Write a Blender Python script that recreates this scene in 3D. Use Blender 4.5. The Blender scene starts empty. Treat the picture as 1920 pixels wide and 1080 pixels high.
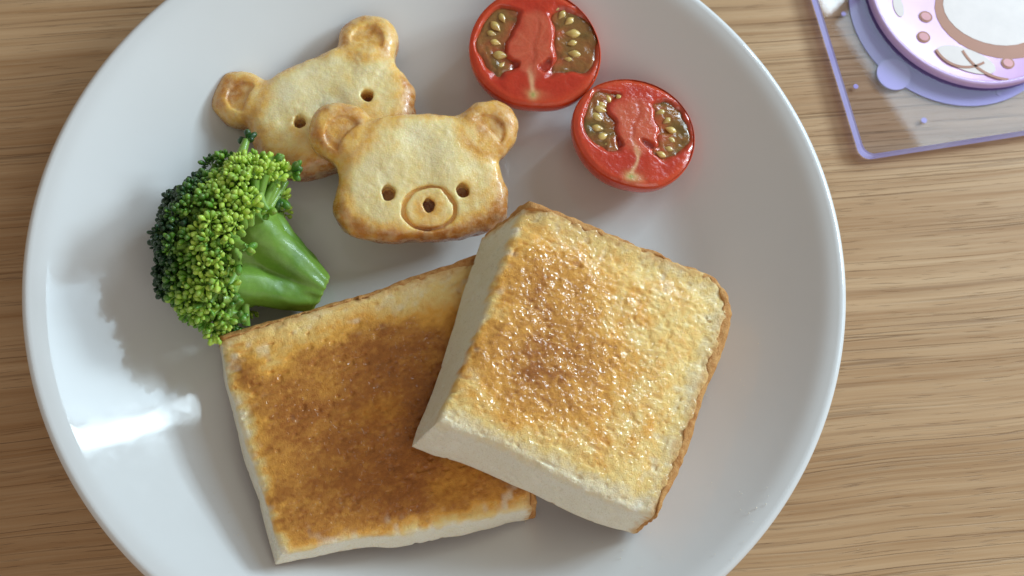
import bpy, math, random
import numpy as np
from mathutils import Vector, Matrix, Quaternion

random.seed(7)
rng = np.random.default_rng(11)
S = bpy.context.scene
COL = S.collection
PI = math.pi

# ------------------------------------------------------------------ camera
cam_data = bpy.data.cameras.new('camera')
cam_data.sensor_fit = 'HORIZONTAL'
cam_data.angle = math.radians(50)
cam_data.clip_start = 0.01
cam_data.clip_end = 50
cam = bpy.data.objects.new('camera', cam_data)
cam.location = (-0.0034, -0.1006, 0.3204)
cam.rotation_euler = (math.radians(17.301), math.radians(-4.3146), 0)
COL.objects.link(cam)
S.camera = cam
cam_data.dof.use_dof = True
cam_data.dof.focus_distance = 0.300
cam_data.dof.aperture_fstop = 20.0

# ------------------------------------------------------------------ light of the room
world = bpy.data.worlds.new('World')
S.world = world
world.use_nodes = True
bg = world.node_tree.nodes['Background']
bg.inputs['Color'].default_value = (1.0, 0.92, 0.82, 1)
bg.inputs['Strength'].default_value = 0.275

def area_light(name, az, el, dist, w, h, watts, color, du=0.0, dv=0.0):
    """a window pane or the added fill: az measured from +x towards +y, facing the plate; du/dv shift inside the window plane"""
    d = Vector((math.cos(el) * math.cos(az), math.cos(el) * math.sin(az), math.sin(el)))
    side = Vector((-math.sin(az), math.cos(az), 0))
    up = d.cross(side)
    l = bpy.data.lights.new(name, 'AREA')
    l.shape = 'RECTANGLE'
    l.size = w
    l.size_y = h
    l.energy = watts
    l.color = color
    o = bpy.data.objects.new(name, l)
    o.location = d * dist + side * du + up * dv
    m = Matrix((side, up, d)).transposed()
    o.rotation_euler = m.to_euler()
    COL.objects.link(o)
    return o

WAZ, WEL, WD = math.radians(29), math.radians(27), 0.88
DAY = (0.70, 0.885, 1.0)
area_light('window_light', WAZ, WEL, WD, 0.095, 0.17, 2.6, DAY, -0.140, -0.03)
area_light('window_light', WAZ, WEL, WD, 0.095, 0.17, 2.6, DAY, -0.032, -0.03)
area_light('window_light', WAZ, WEL, WD, 0.16, 0.20, 0.42, (0.60, 0.83, 1.0), -0.33, 0.0)
area_light('window_light', WAZ, WEL, WD, 0.26, 0.035, 0.95, DAY, 0.145, -0.097)
area_light('window_light', WAZ, WEL, WD, 0.035, 0.42, 1.0, DAY, 0.285, 0.135)
area_light('window_light', WAZ, WEL, WD, 0.23, 0.42, 1.7, (0.60, 0.83, 1.0), 0.14, 0.135)

# added fill standing in for the room behind the camera, lifts front faces
area_light('room_fill', math.radians(-72), math.radians(38), 1.4, 1.3, 0.9, 4.6, (1.0, 0.93, 0.85))

S.view_settings.view_transform = 'Standard'
S.view_settings.look = 'None'
S.view_settings.exposure = 0.0
S.view_settings.gamma = 1.0
S.view_settings.use_curve_mapping = False
S.cycles.use_denoising = True

# ------------------------------------------------------------------ helpers
CP = np.array(cam.location)
CM = np.array(cam.rotation_euler.to_matrix())
FPX = 960 / math.tan(math.radians(25))

def at(px, py, z):
    """point at height z that the photograph (1920x1080) shows at px, py"""
    d = CM @ np.array([px - 960, 540 - py, -FPX])
    return CP + d * ((z - CP[2]) / d[2])

def sstep(a, b, x):
    t = np.clip((x - a) / (b - a), 0, 1)
    return t * t * (3 - 2 * t)

def _hash(ix, iy, iz, seed):
    h = (ix * 374761393 + iy * 668265263 + iz * 2147483647 + seed * 144269504) & 0xFFFFFFFF
    h = ((h ^ (h >> 13)) * 1274126177) & 0xFFFFFFFF
    h = ((h ^ (h >> 16)) * 2246822519) & 0xFFFFFFFF
    return ((h ^ (h >> 15)) & 0xFFFFFF) / float(0xFFFFFF)

def vnoise(x, y, z, seed=0):
    """smooth value noise, -1..1"""
    x, y, z = np.broadcast_arrays(x, y, z)
    fx, fy, fz = np.floor(x), np.floor(y), np.floor(z)
    ix, iy, iz = fx.astype(np.int64), fy.astype(np.int64), fz.astype(np.int64)
    tx, ty, tz = x - fx, y - fy, z - fz
    tx, ty, tz = [t * t * t * (t * (t * 6 - 15) + 10) for t in (tx, ty, tz)]
    out = 0
    for dx in (0, 1):
        wx = tx if dx else 1 - tx
        for dy in (0, 1):
            wy = ty if dy else 1 - ty
            for dz in (0, 1):
                wz = tz if dz else 1 - tz
                out = out + wx * wy * wz * _hash(ix + dx, iy + dy, iz + dz, seed)
    return out * 2 - 1

def fbm(x, y, z, octv=4, seed=0, gain=0.5):
    s, a, t = 0, 1.0, 0
    for k in range(octv):
        s = s + a * vnoise(x * 2 ** k + 17.3 * k, y * 2 ** k + 5.1 * k, z * 2 ** k + 9.7 * k, seed + k)
        t += a
        a *= gain
    return s / t

def smin(a, b, k):
    h = np.clip(0.5 + 0.5 * (b - a) / k, 0, 1)
    return b + (a - b) * h - k * h * (1 - h)

def smax(a, b, k):
    return -smin(-a, -b, k)

def grid(lo, hi, h):
    ax = [np.arange(lo[i], hi[i] + h, h) for i in range(3)]
    X, Y, Z = np.meshgrid(*ax, indexing='ij', sparse=True)
    return X, Y, Z

def surface_nets(F, lo, h):
    """smooth polygon skin of the zero level of F (negative inside)"""
    n = np.array(F.shape)
    ins = F < 0
    cnt = np.zeros(n - 1, np.int8)
    for a in (0, 1):
        for b in (0, 1):
            for c in (0, 1):
                cnt += ins[a:n[0] - 1 + a, b:n[1] - 1 + b, c:n[2] - 1 + c]
    act = (cnt > 0) & (cnt < 8)
    idx = -np.ones(n - 1, np.int64)
    ci = np.argwhere(act)
    idx[act] = np.arange(len(ci))
    acc = np.zeros((len(ci), 3))
    num = np.zeros(len(ci))
    for a in range(3):
        e = np.zeros(3, int)
        e[a] = 1
        o1, o2 = [k for k in range(3) if k != a]
        for p in (0, 1):
            for q in (0, 1):
                off = np.zeros(3, int)
                off[o1], off[o2] = p, q
                c0 = ci + off
                c1 = c0 + e
                f0 = F[c0[:, 0], c0[:, 1], c0[:, 2]]
                f1 = F[c1[:, 0], c1[:, 1], c1[:, 2]]
                m = (f0 < 0) != (f1 < 0)
                t = np.where(m, f0 / np.where(m, f0 - f1, 1), 0)
                pt = np.repeat(off[None].astype(float), len(ci), 0)
                pt[:, a] += t
                acc[m] += pt[m]
                num[m] += 1
    V = np.array(lo) + h * (ci + acc / num[:, None])
    faces = []
    for a in range(3):
        b, c = (a + 1) % 3, (a + 2) % 3
        sl0 = [slice(1, -1)] * 3
        sl1 = [slice(1, -1)] * 3
        sl0[a], sl1[a] = slice(0, n[a] - 1), slice(1, n[a])
        s0, s1 = ins[tuple(sl0)], ins[tuple(sl1)]
        for pol in (0, 1):
            ed = np.argwhere((s0 & ~s1) if pol == 0 else (~s0 & s1))
            if len(ed) == 0:
                continue
            g = ed.copy()
            g[:, b] += 1
            g[:, c] += 1
            eb = np.zeros(3, int); eb[b] = 1
            ec = np.zeros(3, int); ec[c] = 1
            q = []
            for d in (-eb - ec, -ec, 0 * eb, -eb):
                w = g + d
                q.append(idx[w[:, 0], w[:, 1], w[:, 2]])
            q = np.stack(q, 1)
            if pol == 1:
                q = q[:, ::-1]
            faces.append(q)
    return V, np.concatenate(faces)

def mesh_data(name, V, Fc, mat=None, col=None, attrs=None, smooth=True):
    V = np.asarray(V, float)
    me = bpy.data.meshes.new(name)
    if isinstance(Fc, np.ndarray):
        k = Fc.shape[1]
        me.vertices.add(len(V))
        me.vertices.foreach_set('co', V.astype(np.float32).ravel())
        me.loops.add(Fc.size)
        me.loops.foreach_set('vertex_index', Fc.astype(np.int32).ravel())
        me.polygons.add(len(Fc))
        me.polygons.foreach_set('loop_start', np.arange(0, Fc.size, k, dtype=np.int32))
        me.polygons.foreach_set('loop_total', np.full(len(Fc), k, np.int32))
        me.update(calc_edges=True)
        me.validate()
    else:
        me.from_pydata([tuple(v) for v in V], [], [tuple(f) for f in Fc])
        me.update()
    if smooth:
        me.polygons.foreach_set('use_smooth', np.ones(len(me.polygons), bool))
    if col is not None:
        ca = me.color_attributes.new('Col', 'FLOAT_COLOR', 'POINT')
        c4 = np.ones((len(V), 4), np.float32)
        c4[:, :3] = col
        ca.data.foreach_set('color', c4.ravel())
    for k, v in (attrs or {}).items():
        a = me.attributes.new(k, 'FLOAT', 'POINT')
        a.data.foreach_set('value', np.asarray(v, np.float32))
    if mat:
        me.materials.append(mat)
    return me

def obj(name, me, parent=None, loc=None):
    o = bpy.data.objects.new(name, me)
    COL.objects.link(o)
    if parent:
        o.parent = parent
    if loc is not None:
        o.location = loc
    return o

def thing(name, label, cat, loc, group=None):
    o = bpy.data.objects.new(name, None)
    o.empty_display_size = 0.01
    COL.objects.link(o)
    o.location = tuple(loc)
    o['label'] = label
    o['category'] = cat
    if group:
        o['group'] = group
    return o

def lathe(profile, seg=96, closed=False):
    V, Fc = [], []
    n = len(profile)
    for r, z in profile:
        for k in range(seg):
            a = 2 * PI * k / seg
            V.append((r * math.cos(a), r * math.sin(a), z))
    for i in range(n - 1):
        for k in range(seg):
            k2 = (k + 1) % seg
            Fc.append((i * seg + k, i * seg + k2, (i + 1) * seg + k2, (i + 1) * seg + k))
    return np.array(V), np.array(Fc)

def ramp(t, stops):
    t = np.clip(t, stops[0][0], stops[-1][0])
    xs = [s[0] for s in stops]
    return np.stack([np.interp(t, xs, [s[1][k] for s in stops]) for k in range(3)], -1)

# ------------------------------------------------------------------ materials
class NT:
    def __init__(self, name):
        self.m = bpy.data.materials.new(name)
        self.m.use_nodes = True
        self.t = self.m.node_tree
        self.n = self.t.nodes
        self.bsdf = self.n['Principled BSDF']
        self.out = self.n['Material Output']

    def add(self, kind, **kw):
        nd = self.n.new(kind)
        for k, v in kw.items():
            if k.startswith('i_'):
                nd.inputs[k[2:].replace('_', ' ')].default_value = v
            else:
                setattr(nd, k, v)
        return nd

    def link(self, a, b):
        self.t.links.new(a, b)

    def set(self, **kw):
        for k, v in kw.items():
            key = {'color': 'Base Color', 'rough': 'Roughness', 'spec': 'Specular IOR Level', 'coat': 'Coat Weight',
                   'coat_rough': 'Coat Roughness', 'sss': 'Subsurface Weight', 'sss_r': 'Subsurface Radius',
                   'sss_s': 'Subsurface Scale', 'ior': 'IOR', 'trans': 'Transmission Weight'}[k]
            self.bsdf.inputs[key].default_value = v

    def attr(self, name):
        return self.add('ShaderNodeAttribute', attribute_name=name)

    def noise(self, scale, detail=4, rough=0.6, vec=None, dist=0.0):
        nd = self.add('ShaderNodeTexNoise')
        nd.inputs['Scale'].default_value = scale
        nd.inputs['Detail'].default_value = detail
        nd.inputs['Roughness'].default_value = rough
        nd.inputs['Distortion'].default_value = dist
        if vec is not None:
            self.link(vec, nd.inputs['Vector'])
        return nd

    def coords(self):
        return self.add('ShaderNodeTexCoord').outputs['Object']

    def math(self, op, a, b=None, clamp=False):
        nd = self.add('ShaderNodeMath', operation=op, use_clamp=clamp)
        for k, v in ((0, a), (1, b)):
            if v is None:
                continue
            if hasattr(v, 'links'):
                self.link(v, nd.inputs[k])
            else:
                nd.inputs[k].default_value = v
        return nd.outputs[0]

    def mix(self, fac, a, b, blend='MIX'):
        nd = self.add('ShaderNodeMix', data_type='RGBA', blend_type=blend)
        for s, v in (('Factor', fac), ('A', a), ('B', b)):
            sock = [i for i in nd.inputs if i.name == s and (i.type == 'RGBA' or s == 'Factor')]
            sock = sock[0]
            if hasattr(v, 'links'):
                self.link(v, sock)
            else:
                sock.default_value = v
        return [o for o in nd.outputs if o.type == 'RGBA'][0]

    def maprange(self, v, a, b, c=0.0, d=1.0):
        nd = self.add('ShaderNodeMapRange')
        self.link(v, nd.inputs['Value'])
        for k, x in zip(('From Min', 'From Max', 'To Min', 'To Max'), (a, b, c, d)):
            nd.inputs[k].default_value = x
        return nd.outputs[0]

    def bump(self, h, dist, strength=1.0, prev=None):
        nd = self.add('ShaderNodeBump')
        nd.inputs['Strength'].default_value = strength
        nd.inputs['Distance'].default_value = dist
        self.link(h, nd.inputs['Height'])
        if prev is not None:
            self.link(prev, nd.inputs['Normal'])
        return nd.outputs[0]

def mat_wood():
    t = NT('oak_table')
    co = t.coords()
    mp = t.add('ShaderNodeMapping')
    mp.inputs['Rotation'].default_value = (0, 0, math.radians(-6.5))
    t.link(co, mp.inputs['Vector'])
    # gentle waviness of the grain
    wn = t.noise(7, 2, 0.5, mp.outputs[0])
    sub = t.add('ShaderNodeVectorMath', operation='SUBTRACT')
    t.link(wn.outputs['Color'], sub.inputs[0])
    sub.inputs[1].default_value = (0.5, 0.5, 0.5)
    sc = t.add('ShaderNodeVectorMath', operation='MULTIPLY')
    t.link(sub.outputs[0], sc.inputs[0])
    sc.inputs[1].default_value = (0, 0.010, 0)
    ad = t.add('ShaderNodeVectorMath', operation='ADD')
    t.link(mp.outputs[0], ad.inputs[0])
    t.link(sc.outputs[0], ad.inputs[1])
    def stretched(sx, sy, off=(0, 0, 0)):
        m = t.add('ShaderNodeMapping')
        m.inputs['Scale'].default_value = (sx, sy, 1)
        m.inputs['Location'].default_value = off
        t.link(ad.outputs[0], m.inputs['Vector'])
        return m.outputs[0]
    broad = t.noise(1, 3, 0.55, stretched(2.2, 38))
    mid = t.noise(1, 4, 0.6, stretched(6, 300, (3, 1, 0)))
    fine = t.noise(1, 3, 0.6, stretched(22, 900, (5, 2, 0)))
    # long dark growth lines
    lines = t.noise(1, 2, 0.5, stretched(1.7, 225, (8, 4, 0)))
    l1 = t.maprange(t.math('ABSOLUTE', t.math('SUBTRACT', lines.outputs['Fac'], 0.5)), 0.0, 0.022, 1.0, 0.0)
    brk = t.noise(1, 2, 0.5, stretched(9, 120, (1, 9, 0)))
    l1 = t.math('MULTIPLY', l1, t.maprange(brk.outputs['Fac'], 0.36, 0.6))
    lines2 = t.noise(1, 1.5, 0.5, stretched(2.6, 520, (4, 6, 0)))
    l2 = t.maprange(t.math('ABSOLUTE', t.math('SUBTRACT', lines2.outputs['Fac'], 0.5)), 0.0, 0.035, 1.0, 0.0)
    brk2 = t.noise(1, 2, 0.5, stretched(6, 90, (7, 3, 0)))
    l2 = t.math('MULTIPLY', l2, t.maprange(brk2.outputs['Fac'], 0.42, 0.62))
    # pores
    pore = t.noise(1, 2, 0.5, stretched(75, 1500, (2, 7, 0)))
    p1 = t.maprange(pore.outputs['Fac'], 0.61, 0.70)
    base = t.mix(t.maprange(broad.outputs['Fac'], 0.3, 0.72), (0.40, 0.225, 0.105, 1), (0.63, 0.415, 0.235, 1))
    c = t.mix(t.maprange(mid.outputs['Fac'], 0.42, 0.68, 0, 0.75), base, (0.34, 0.175, 0.072, 1))
    c = t.mix(t.maprange(fine.outputs['Fac'], 0.45, 0.75, 0, 0.35), c, (0.62, 0.45, 0.28, 1))
    c = t.mix(t.math('MULTIPLY', l1, 0.52), c, (0.120, 0.058, 0.026, 1))
    c = t.mix(t.math('MULTIPLY', l2, 0.36), c, (0.17, 0.085, 0.038, 1))
    c = t.mix(t.math('MULTIPLY', p1, 0.32), c, (0.12, 0.060, 0.03, 1))
    t.link(c, t.bsdf.inputs['Base Color'])
    hgt = t.math('SUBTRACT', t.math('MULTIPLY', fine.outputs['Fac'], 0.5), t.math('ADD', l1, t.math('MULTIPLY', p1, 0.6)))
    t.link(t.bump(hgt, 0.00022, 0.6), t.bsdf.inputs['Normal'])
    t.link(t.maprange(mid.outputs['Fac'], 0.3, 0.7, 0.42, 0.58), t.bsdf.inputs['Roughness'])
    t.set(spec=0.25)
    return t.m

def mat_porcelain():
    t = NT('white_porcelain')
    co = t.coords()
    n = t.noise(55, 3, 0.5, co)
    c = t.mix(n.outputs['Fac'], (0.715, 0.715, 0.71, 1), (0.74, 0.745, 0.745, 1))
    t.link(c, t.bsdf.inputs['Base Color'])
    w = t.noise(38, 2, 0.5, co)
    t.link(t.bump(w.outputs['Fac'], 0.0004, 0.35), t.bsdf.inputs['Normal'])
    sm = t.noise(120, 4, 0.7, co)
    t.link(t.maprange(sm.outputs['Fac'], 0.4, 0.8, 0.05, 0.20), t.bsdf.inputs['Roughness'])
    t.set(spec=0.55)
    return t.m

def mat_toast(name, wetness):
    t = NT(name)
    co = t.coords()
    n1 = t.noise(2300, 4, 0.65, co)
    c = t.mix(t.maprange(n1.outputs['Fac'], 0.3, 0.75, 0.0, 0.30), t.attr('Col').outputs['Color'], (0.9, 0.78, 0.5, 1), 'MULTIPLY')
    vo = t.add('ShaderNodeTexVoronoi')
    vo.inputs['Scale'].default_value = 1150
    t.link(co, vo.inputs['Vector'])
    por = t.maprange(vo.outputs['Distance'], 0.0, 0.30, 0.65, 0.0)
    c = t.mix(t.math('MULTIPLY', por, t.attr('side').outputs['Fac']), c, (0.66, 0.54, 0.34, 1))
    t.link(c, t.bsdf.inputs['Base Color'])
    wet = t.attr('wet').outputs['Fac']
    n2 = t.noise(1500, 3, 0.65, co, 0.8)
    n3 = t.noise(3600, 3, 0.6, co)
    h = t.math('ADD', t.math('MULTIPLY', n2.outputs['Fac'], 1.0), t.math('MULTIPLY', n3.outputs['Fac'], 0.45))
    t.link(t.bump(h, 0.0006, 0.7), t.bsdf.inputs['Normal'])
    gl = t.noise(720, 0.0, 0.5, co, 1.2)
    t.link(t.bump(gl.outputs['Fac'], 0.00042, 1.0), t.bsdf.inputs['Coat Normal'])
    t.link(t.math('MULTIPLY', wet, wetness, True), t.bsdf.inputs['Coat Weight'])
    t.set(rough=0.75, spec=0.25, coat_rough=0.05)
    t.bsdf.inputs['Coat IOR'].default_value = 1.55
    t.set(sss=0.12, sss_s=0.002, sss_r=(1.0, 0.55, 0.25))
    return t.m

def mat_crust():
    t = NT('toast_crust')
    co = t.coords()
    n = t.noise(500, 5, 0.65, co)
    c = t.mix(t.maprange(n.outputs['Fac'], 0.35, 0.7), (0.50, 0.20, 0.05, 1), (0.70, 0.38, 0.13, 1))
    n2 = t.noise(2500, 3, 0.6, co)
    c = t.mix(t.maprange(n2.outputs['Fac'], 0.55, 0.75, 0, 0.5), c, (0.72, 0.48, 0.24, 1))
    t.link(c, t.bsdf.inputs['Base Color'])
    t.link(t.bump(n2.outputs['Fac'], 0.0007, 0.7), t.bsdf.inputs['Normal'])
    t.set(rough=0.65, spec=0.3)
    return t.m

def mat_potato():
    t = NT('fried_potato')
    co = t.coords()
    n1 = t.noise(420, 4, 0.6, co)
    n2 = t.noise(1900, 4, 0.65, co)
    c = t.mix(t.maprange(n1.outputs['Fac'], 0.42, 0.68, 0.0, 0.35), t.attr('Col').outputs['Color'], (0.88, 0.75, 0.47, 1))
    c = t.mix(t.maprange(n2.outputs['Fac'], 0.6, 0.75, 0, 0.35), c, (0.95, 0.86, 0.62, 1))
    t.link(c, t.bsdf.inputs['Base Color'])
    h = t.math('ADD', n2.outputs['Fac'], t.math('MULTIPLY', n1.outputs['Fac'], 0.8))
    t.link(t.bump(h, 0.00032, 0.6), t.bsdf.inputs['Normal'])
    t.link(t.maprange(n1.outputs['Fac'], 0.3, 0.7, 0.16, 0.38), t.bsdf.inputs['Roughness'])
    t.set(spec=0.5, sss=0.35, sss_s=0.004, sss_r=(1.0, 0.65, 0.3), coat=0.35, coat_rough=0.12)
    return t.m

def mat_attr(name, rough, spec=0.5, sss=0.0, sss_s=0.002, sss_r=(1, .4, .2), bscale=1500, bdist=0.0002, coat=0.0, var=0.25, varcol=(0.6, 0.6, 0.6, 1)):
    t = NT(name)
    co = t.coords()
    n = t.noise(bscale, 3, 0.6, co)
    c = t.mix(t.maprange(n.outputs['Fac'], 0.35, 0.75, 0, var), t.attr('Col').outputs['Color'], varcol, 'MULTIPLY')
    t.link(c, t.bsdf.inputs['Base Color'])
    t.link(t.bump(n.outputs['Fac'], bdist, 0.6), t.bsdf.inputs['Normal'])
    t.set(rough=rough, spec=spec, sss=sss, sss_s=sss_s, sss_r=sss_r, coat=coat, coat_rough=0.05)
    return t.m

def mat_plain(name, color, rough=0.5, spec=0.5, var=0.08):
    t = NT(name)
    n = t.noise(220, 3, 0.5, t.coords())
    dark = tuple(v * (1 - var * 2) for v in color[:3]) + (1,)
    t.link(t.mix(n.outputs['Fac'], dark, tuple(color[:3]) + (1,)), t.bsdf.inputs['Base Color'])
    t.set(rough=rough, spec=spec)
    return t.m

def mat_clear(name, tint, gloss=1.0):
    t = NT(name)
    t.n.remove(t.bsdf)
    tr = t.add('ShaderNodeBsdfTransparent')
    n = t.noise(60, 2, 0.5, t.coords())
    c = t.mix(n.outputs['Fac'], tuple(tint) + (1,), tuple(min(1, v * 1.03) for v in tint) + (1,))
    t.link(c, tr.inputs['Color'])
    gl = t.add('ShaderNodeBsdfGlossy')
    gl.inputs['Roughness'].default_value = 0.03
    lw_ = t.add('ShaderNodeLayerWeight')
    f4 = t.math('ADD', t.math('MULTIPLY', t.math('POWER', lw_.outputs['Facing'], 4.0), 0.7), 0.03)
    mx = t.add('ShaderNodeMixShader')
    t.link(t.math('MULTIPLY', f4, gloss), mx.inputs[0])
    t.link(tr.outputs[0], mx.inputs[1])
    t.link(gl.outputs[0], mx.inputs[2])
    t.link(mx.outputs[0], t.out.inputs['Surface'])
    return t.m

M_WOOD = mat_wood()
M_PORC = mat_porcelain()
M_CRUST = mat_crust()
M_POTATO = mat_potato()

# ------------------------------------------------------------------ table
tv = [(-0.8, -0.6, 0), (0.8, -0.6, 0), (0.8, 0.6, 0), (-0.8, 0.6, 0)]
tv = tv + [(x, y, -0.03) for x, y, z in tv]
table = obj('table_top', mesh_data('table_top', tv, [(0, 1, 2, 3), (7, 6, 5, 4), (0, 4, 5, 1), (1, 5, 6, 2), (2, 6, 7, 3), (3, 7, 4, 0)], M_WOOD, smooth=False))
table['kind'] = 'structure'
table['label'] = 'oak table top with long horizontal grain under the plate'

# ------------------------------------------------------------------ plate
PLATE_PROF = []
def plate_z(r):
    """height of the eating surface"""
    z = 0.0062
    r0 = 0.060
    if r > r0:
        rr = np.linspace(r0, min(r, 0.1135), 60)
        sl = np.tan(np.radians(26) * sstep(0.063, 0.081, rr) + np.radians(9.5) * np.clip((rr - 0.081) / 0.026, 0, 1) - np.radians(18) * sstep(0.107, 0.1125, rr))
        z += float(np.sum((sl[1:] + sl[:-1]) / 2 * np.diff(rr)))
    return z

def on_plate(px, py, dz=0.0003):
    """point on the eating surface that the photograph shows at px, py"""
    z = 0.0062
    for _ in range(12):
        p = at(px, py, z)
        z = 0.5 * z + 0.5 * (plate_z(min(0.113, math.hypot(p[0], p[1]))) + dz)
    return at(px, py, z)

prof = [(0.00002, 0.0062)] + [(r, plate_z(r)) for r in np.concatenate([np.linspace(0.01, 0.058, 10), np.linspace(0.060, 0.1132, 70)])]
zr = prof[-1][1]
for k in range(1, 8):
    a = math.radians(100 - k * 34)
    prof.append((0.1132 + 0.0018 * max(0.0, math.cos(a)) if math.cos(a) > 0 else 0.1132, zr - 0.0018 + 0.0018 * math.sin(a)))
prof = [p for p in prof if True]
prof += [(0.1095, zr - 0.0052), (0.102, 0.0145), (0.092, 0.0075), (0.080, 0.0035), (0.071, 0.0026), (0.070, 0.0002), (0.0665, 0.0002), (0.0655, 0.0028), (0.00002, 0.0030)]
pv, pf = lathe(prof, 220)
plate = obj('plate', mesh_data('plate', pv, pf, M_PORC))
plate['label'] = 'round white glossy porcelain plate carrying the breakfast'
plate['category'] = 'plate'

# ------------------------------------------------------------------ toast
def make_toast(name, label, top, bot, toast_fn, seed, rc, wetness, rough_top=1.0, grain=1.0, h=0.00036):
    """top/bot: world corners A(left,back) B(right,back) C(right,front) D(left,front); crust on the back and right sides"""
    A, B, C_, D = [np.array(p) for p in top]
    a, b, c_, d = [np.array(p) for p in bot]
    U = np.linalg.norm((B + C_) / 2 - (A + D) / 2)
    Vv = np.linalg.norm((A + B) / 2 - (D + C_) / 2)
    W = np.linalg.norm((A + B + C_ + D) / 4 - (a + b + c_ + d) / 4)
    hu, hv, hw = U / 2, Vv / 2, W / 2
    base = (a + b + c_ + d) / 4
    def to_world(P):
        u = (P[:, 0] / U + 0.5)[:, None]
        v = (P[:, 1] / Vv + 0.5)[:, None]
        w = (P[:, 2] / W + 0.5)[:, None]
        t = (1 - u) * ((1 - v) * D + v * A) + u * ((1 - v) * C_ + v * B)
        l = (1 - u) * ((1 - v) * d + v * a) + u * ((1 - v) * c_ + v * b)
        return w * t + (1 - w) * l - base
    pad = 0.003
    lo = (-hu - pad, -hv - pad, -hw - pad)
    X, Y, Z = grid(lo, (hu + pad, hv + pad, hw + pad), h)
    def rect(inset, ext):
        q0, q1 = X - (hu - inset - rc), Y - (hv - inset - rc)
        dd = np.hypot(np.maximum(q0, 0), np.maximum(q1, 0)) + np.minimum(np.maximum(q0, q1), 0) - rc
        return np.maximum(dd, np.maximum(-X - hu - ext, -Y - hv - ext))
    # uneven cut sides and top
    big = 0.0011 * vnoise(X / 0.016, Y / 0.016, Z / 0.03, seed) + 0.00022 * vnoise(X / 0.005, Y / 0.005, Z / 0.006, seed + 1)
    d2 = rect(0.0, 0.0) + big
    edge = np.minimum(hu - X, hv - Y)            # distance to the crust sides
    lcut = np.minimum(X + hu, Y + hv)
    dip = 0.0011 * np.exp(-((edge - 0.0065) / 0.004) ** 2) + 0.0012 * np.exp(-(np.maximum(lcut, 0) / 0.0035) ** 2)
    topn = (0.00045 * fbm(X / 0.0050, Y / 0.0050, 0.3, 3, seed + 3) + 0.00016 * vnoise(X / 0.0011, Y / 0.0009, 0.7, seed + 4)) * rough_top
    dz = np.abs(Z) - hw + np.where(Z > 0, dip - topn, 0)
    r = 0.0014
    box = np.hypot(np.maximum(d2 + r, 0), np.maximum(dz + r, 0)) + np.minimum(np.maximum(d2 + r, dz + r), 0) - r
    # crumb pores
    por = vnoise(X / 0.0019, Y / 0.0012, Z / 0.0013, seed + 7)
    por2 = vnoise(X / 0.0045, Y / 0.0021, Z / 0.0025, seed + 8)
    box = box + (0.00030 + 0.00010 * (Z > hw - 0.003)) * sstep(0.35, 0.8, por) + 0.0009 * grain ** 2 * sstep(0.74, 0.92, por2) * (Z > hw - 0.004)
    inner = rect(0.0013, 0.01) + 0.0005 * vnoise(X / 0.005, Y / 0.005, Z / 0.004, seed + 9) + 0.0006 * vnoise(X / 0.0017, Y / 0.0017, Z / 0.0017, seed + 10)
    crumbF = np.maximum(box, inner - 0.0005)
    V, Fc = surface_nets(crumbF, lo, h)
    u, v, w = V[:, 0] / U + .5, V[:, 1] / Vv + .5, V[:, 2] / W + .5
    up = sstep(hw - 0.0046, hw - 0.0012, V[:, 2] + 0.0016 * vnoise(V[:, 0] / .002, V[:, 1] / .002, 0, seed + 12))
    tn, wet = toast_fn(u, v, V[:, 0], V[:, 1], U, Vv)
    fine = vnoise(V[:, 0] / .0011, V[:, 1] / .0008, V[:, 2] / .001, seed + 14)
    f2 = vnoise(V[:, 0] / .0006, V[:, 1] / .0006, V[:, 2] / .0006, seed + 16)
    hgt_ = vnoise(V[:, 0] / 0.0011, V[:, 1] / 0.0009, 0.7, seed + 4)
    tn = np.clip(tn + grain * (0.07 * fine + 0.06 * f2 + 0.07 * hgt_) * (0.4 + tn), 0, 1)
    side = np.clip(0.5 + 0.5 * fbm(V[:, 0] / .004, V[:, 1] / .004, V[:, 2] / .004, 3, seed + 15), 0, 1)
    ctop = ramp(tn, [(0, (0.92, 0.83, 0.62)), (0.22, (0.95, 0.69, 0.27)), (0.45, (0.88, 0.44, 0.085)), (0.7, (0.44, 0.155, 0.026)), (1, (0.17, 0.046, 0.008))])
    cside = ramp(side, [(0, (0.88, 0.82, 0.66)), (1, (0.95, 0.91, 0.80))])
    ec = np.minimum(hu - V[:, 0], hv - V[:, 1]) * 1000
    cw = (sstep(3.6, 0.6, ec + 0.9 * fine + 1.2 * (side - .5)) * 0.9)[:, None]
    und = sstep(-hw + 0.0016, -hw + 0.0004, V[:, 2])[:, None]
    col = cside * (1 - up[:, None]) + ctop * up[:, None]
    col = col * (1 - cw) + cw * np.array((0.74, 0.43, 0.16))
    col = col * (1 - und) + und * np.array((0.48, 0.24, 0.07))
    root = thing(name, label, 'toast', base, 'buttered toast pieces on the plate')
    m = mat_toast(name + '_crumb', wetness)
    obj('crumb', mesh_data('crumb', to_world(V), Fc, m, col, {'wet': wet * up, 'side': 1 - up}), root)
    # crust
    cr = 0.0004 * vnoise(X / 0.0016, Y / 0.0016, Z / 0.0016, seed + 20) + 0.0003 * vnoise(X / 0.006, Y / 0.006, Z / 0.006, seed + 21)
    d3 = rect(-0.0006, -0.0002) + big + cr * 0.5
    dz3 = np.abs(Z) - hw + np.where(Z > 0, 0.0003, 0.0002) + cr * 0.8
    r3 = 0.0016
    bx = np.hypot(np.maximum(d3 + r3, 0), np.maximum(dz3 + r3, 0)) + np.minimum(np.maximum(d3 + r3, dz3 + r3), 0) - r3
    crustF = np.maximum(bx, -inner)
    V2, F2 = surface_nets(crustF, lo, h * 1.0)
    obj('crust', mesh_data('crust', to_world(V2), F2, M_CRUST), root)
    return root

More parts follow.
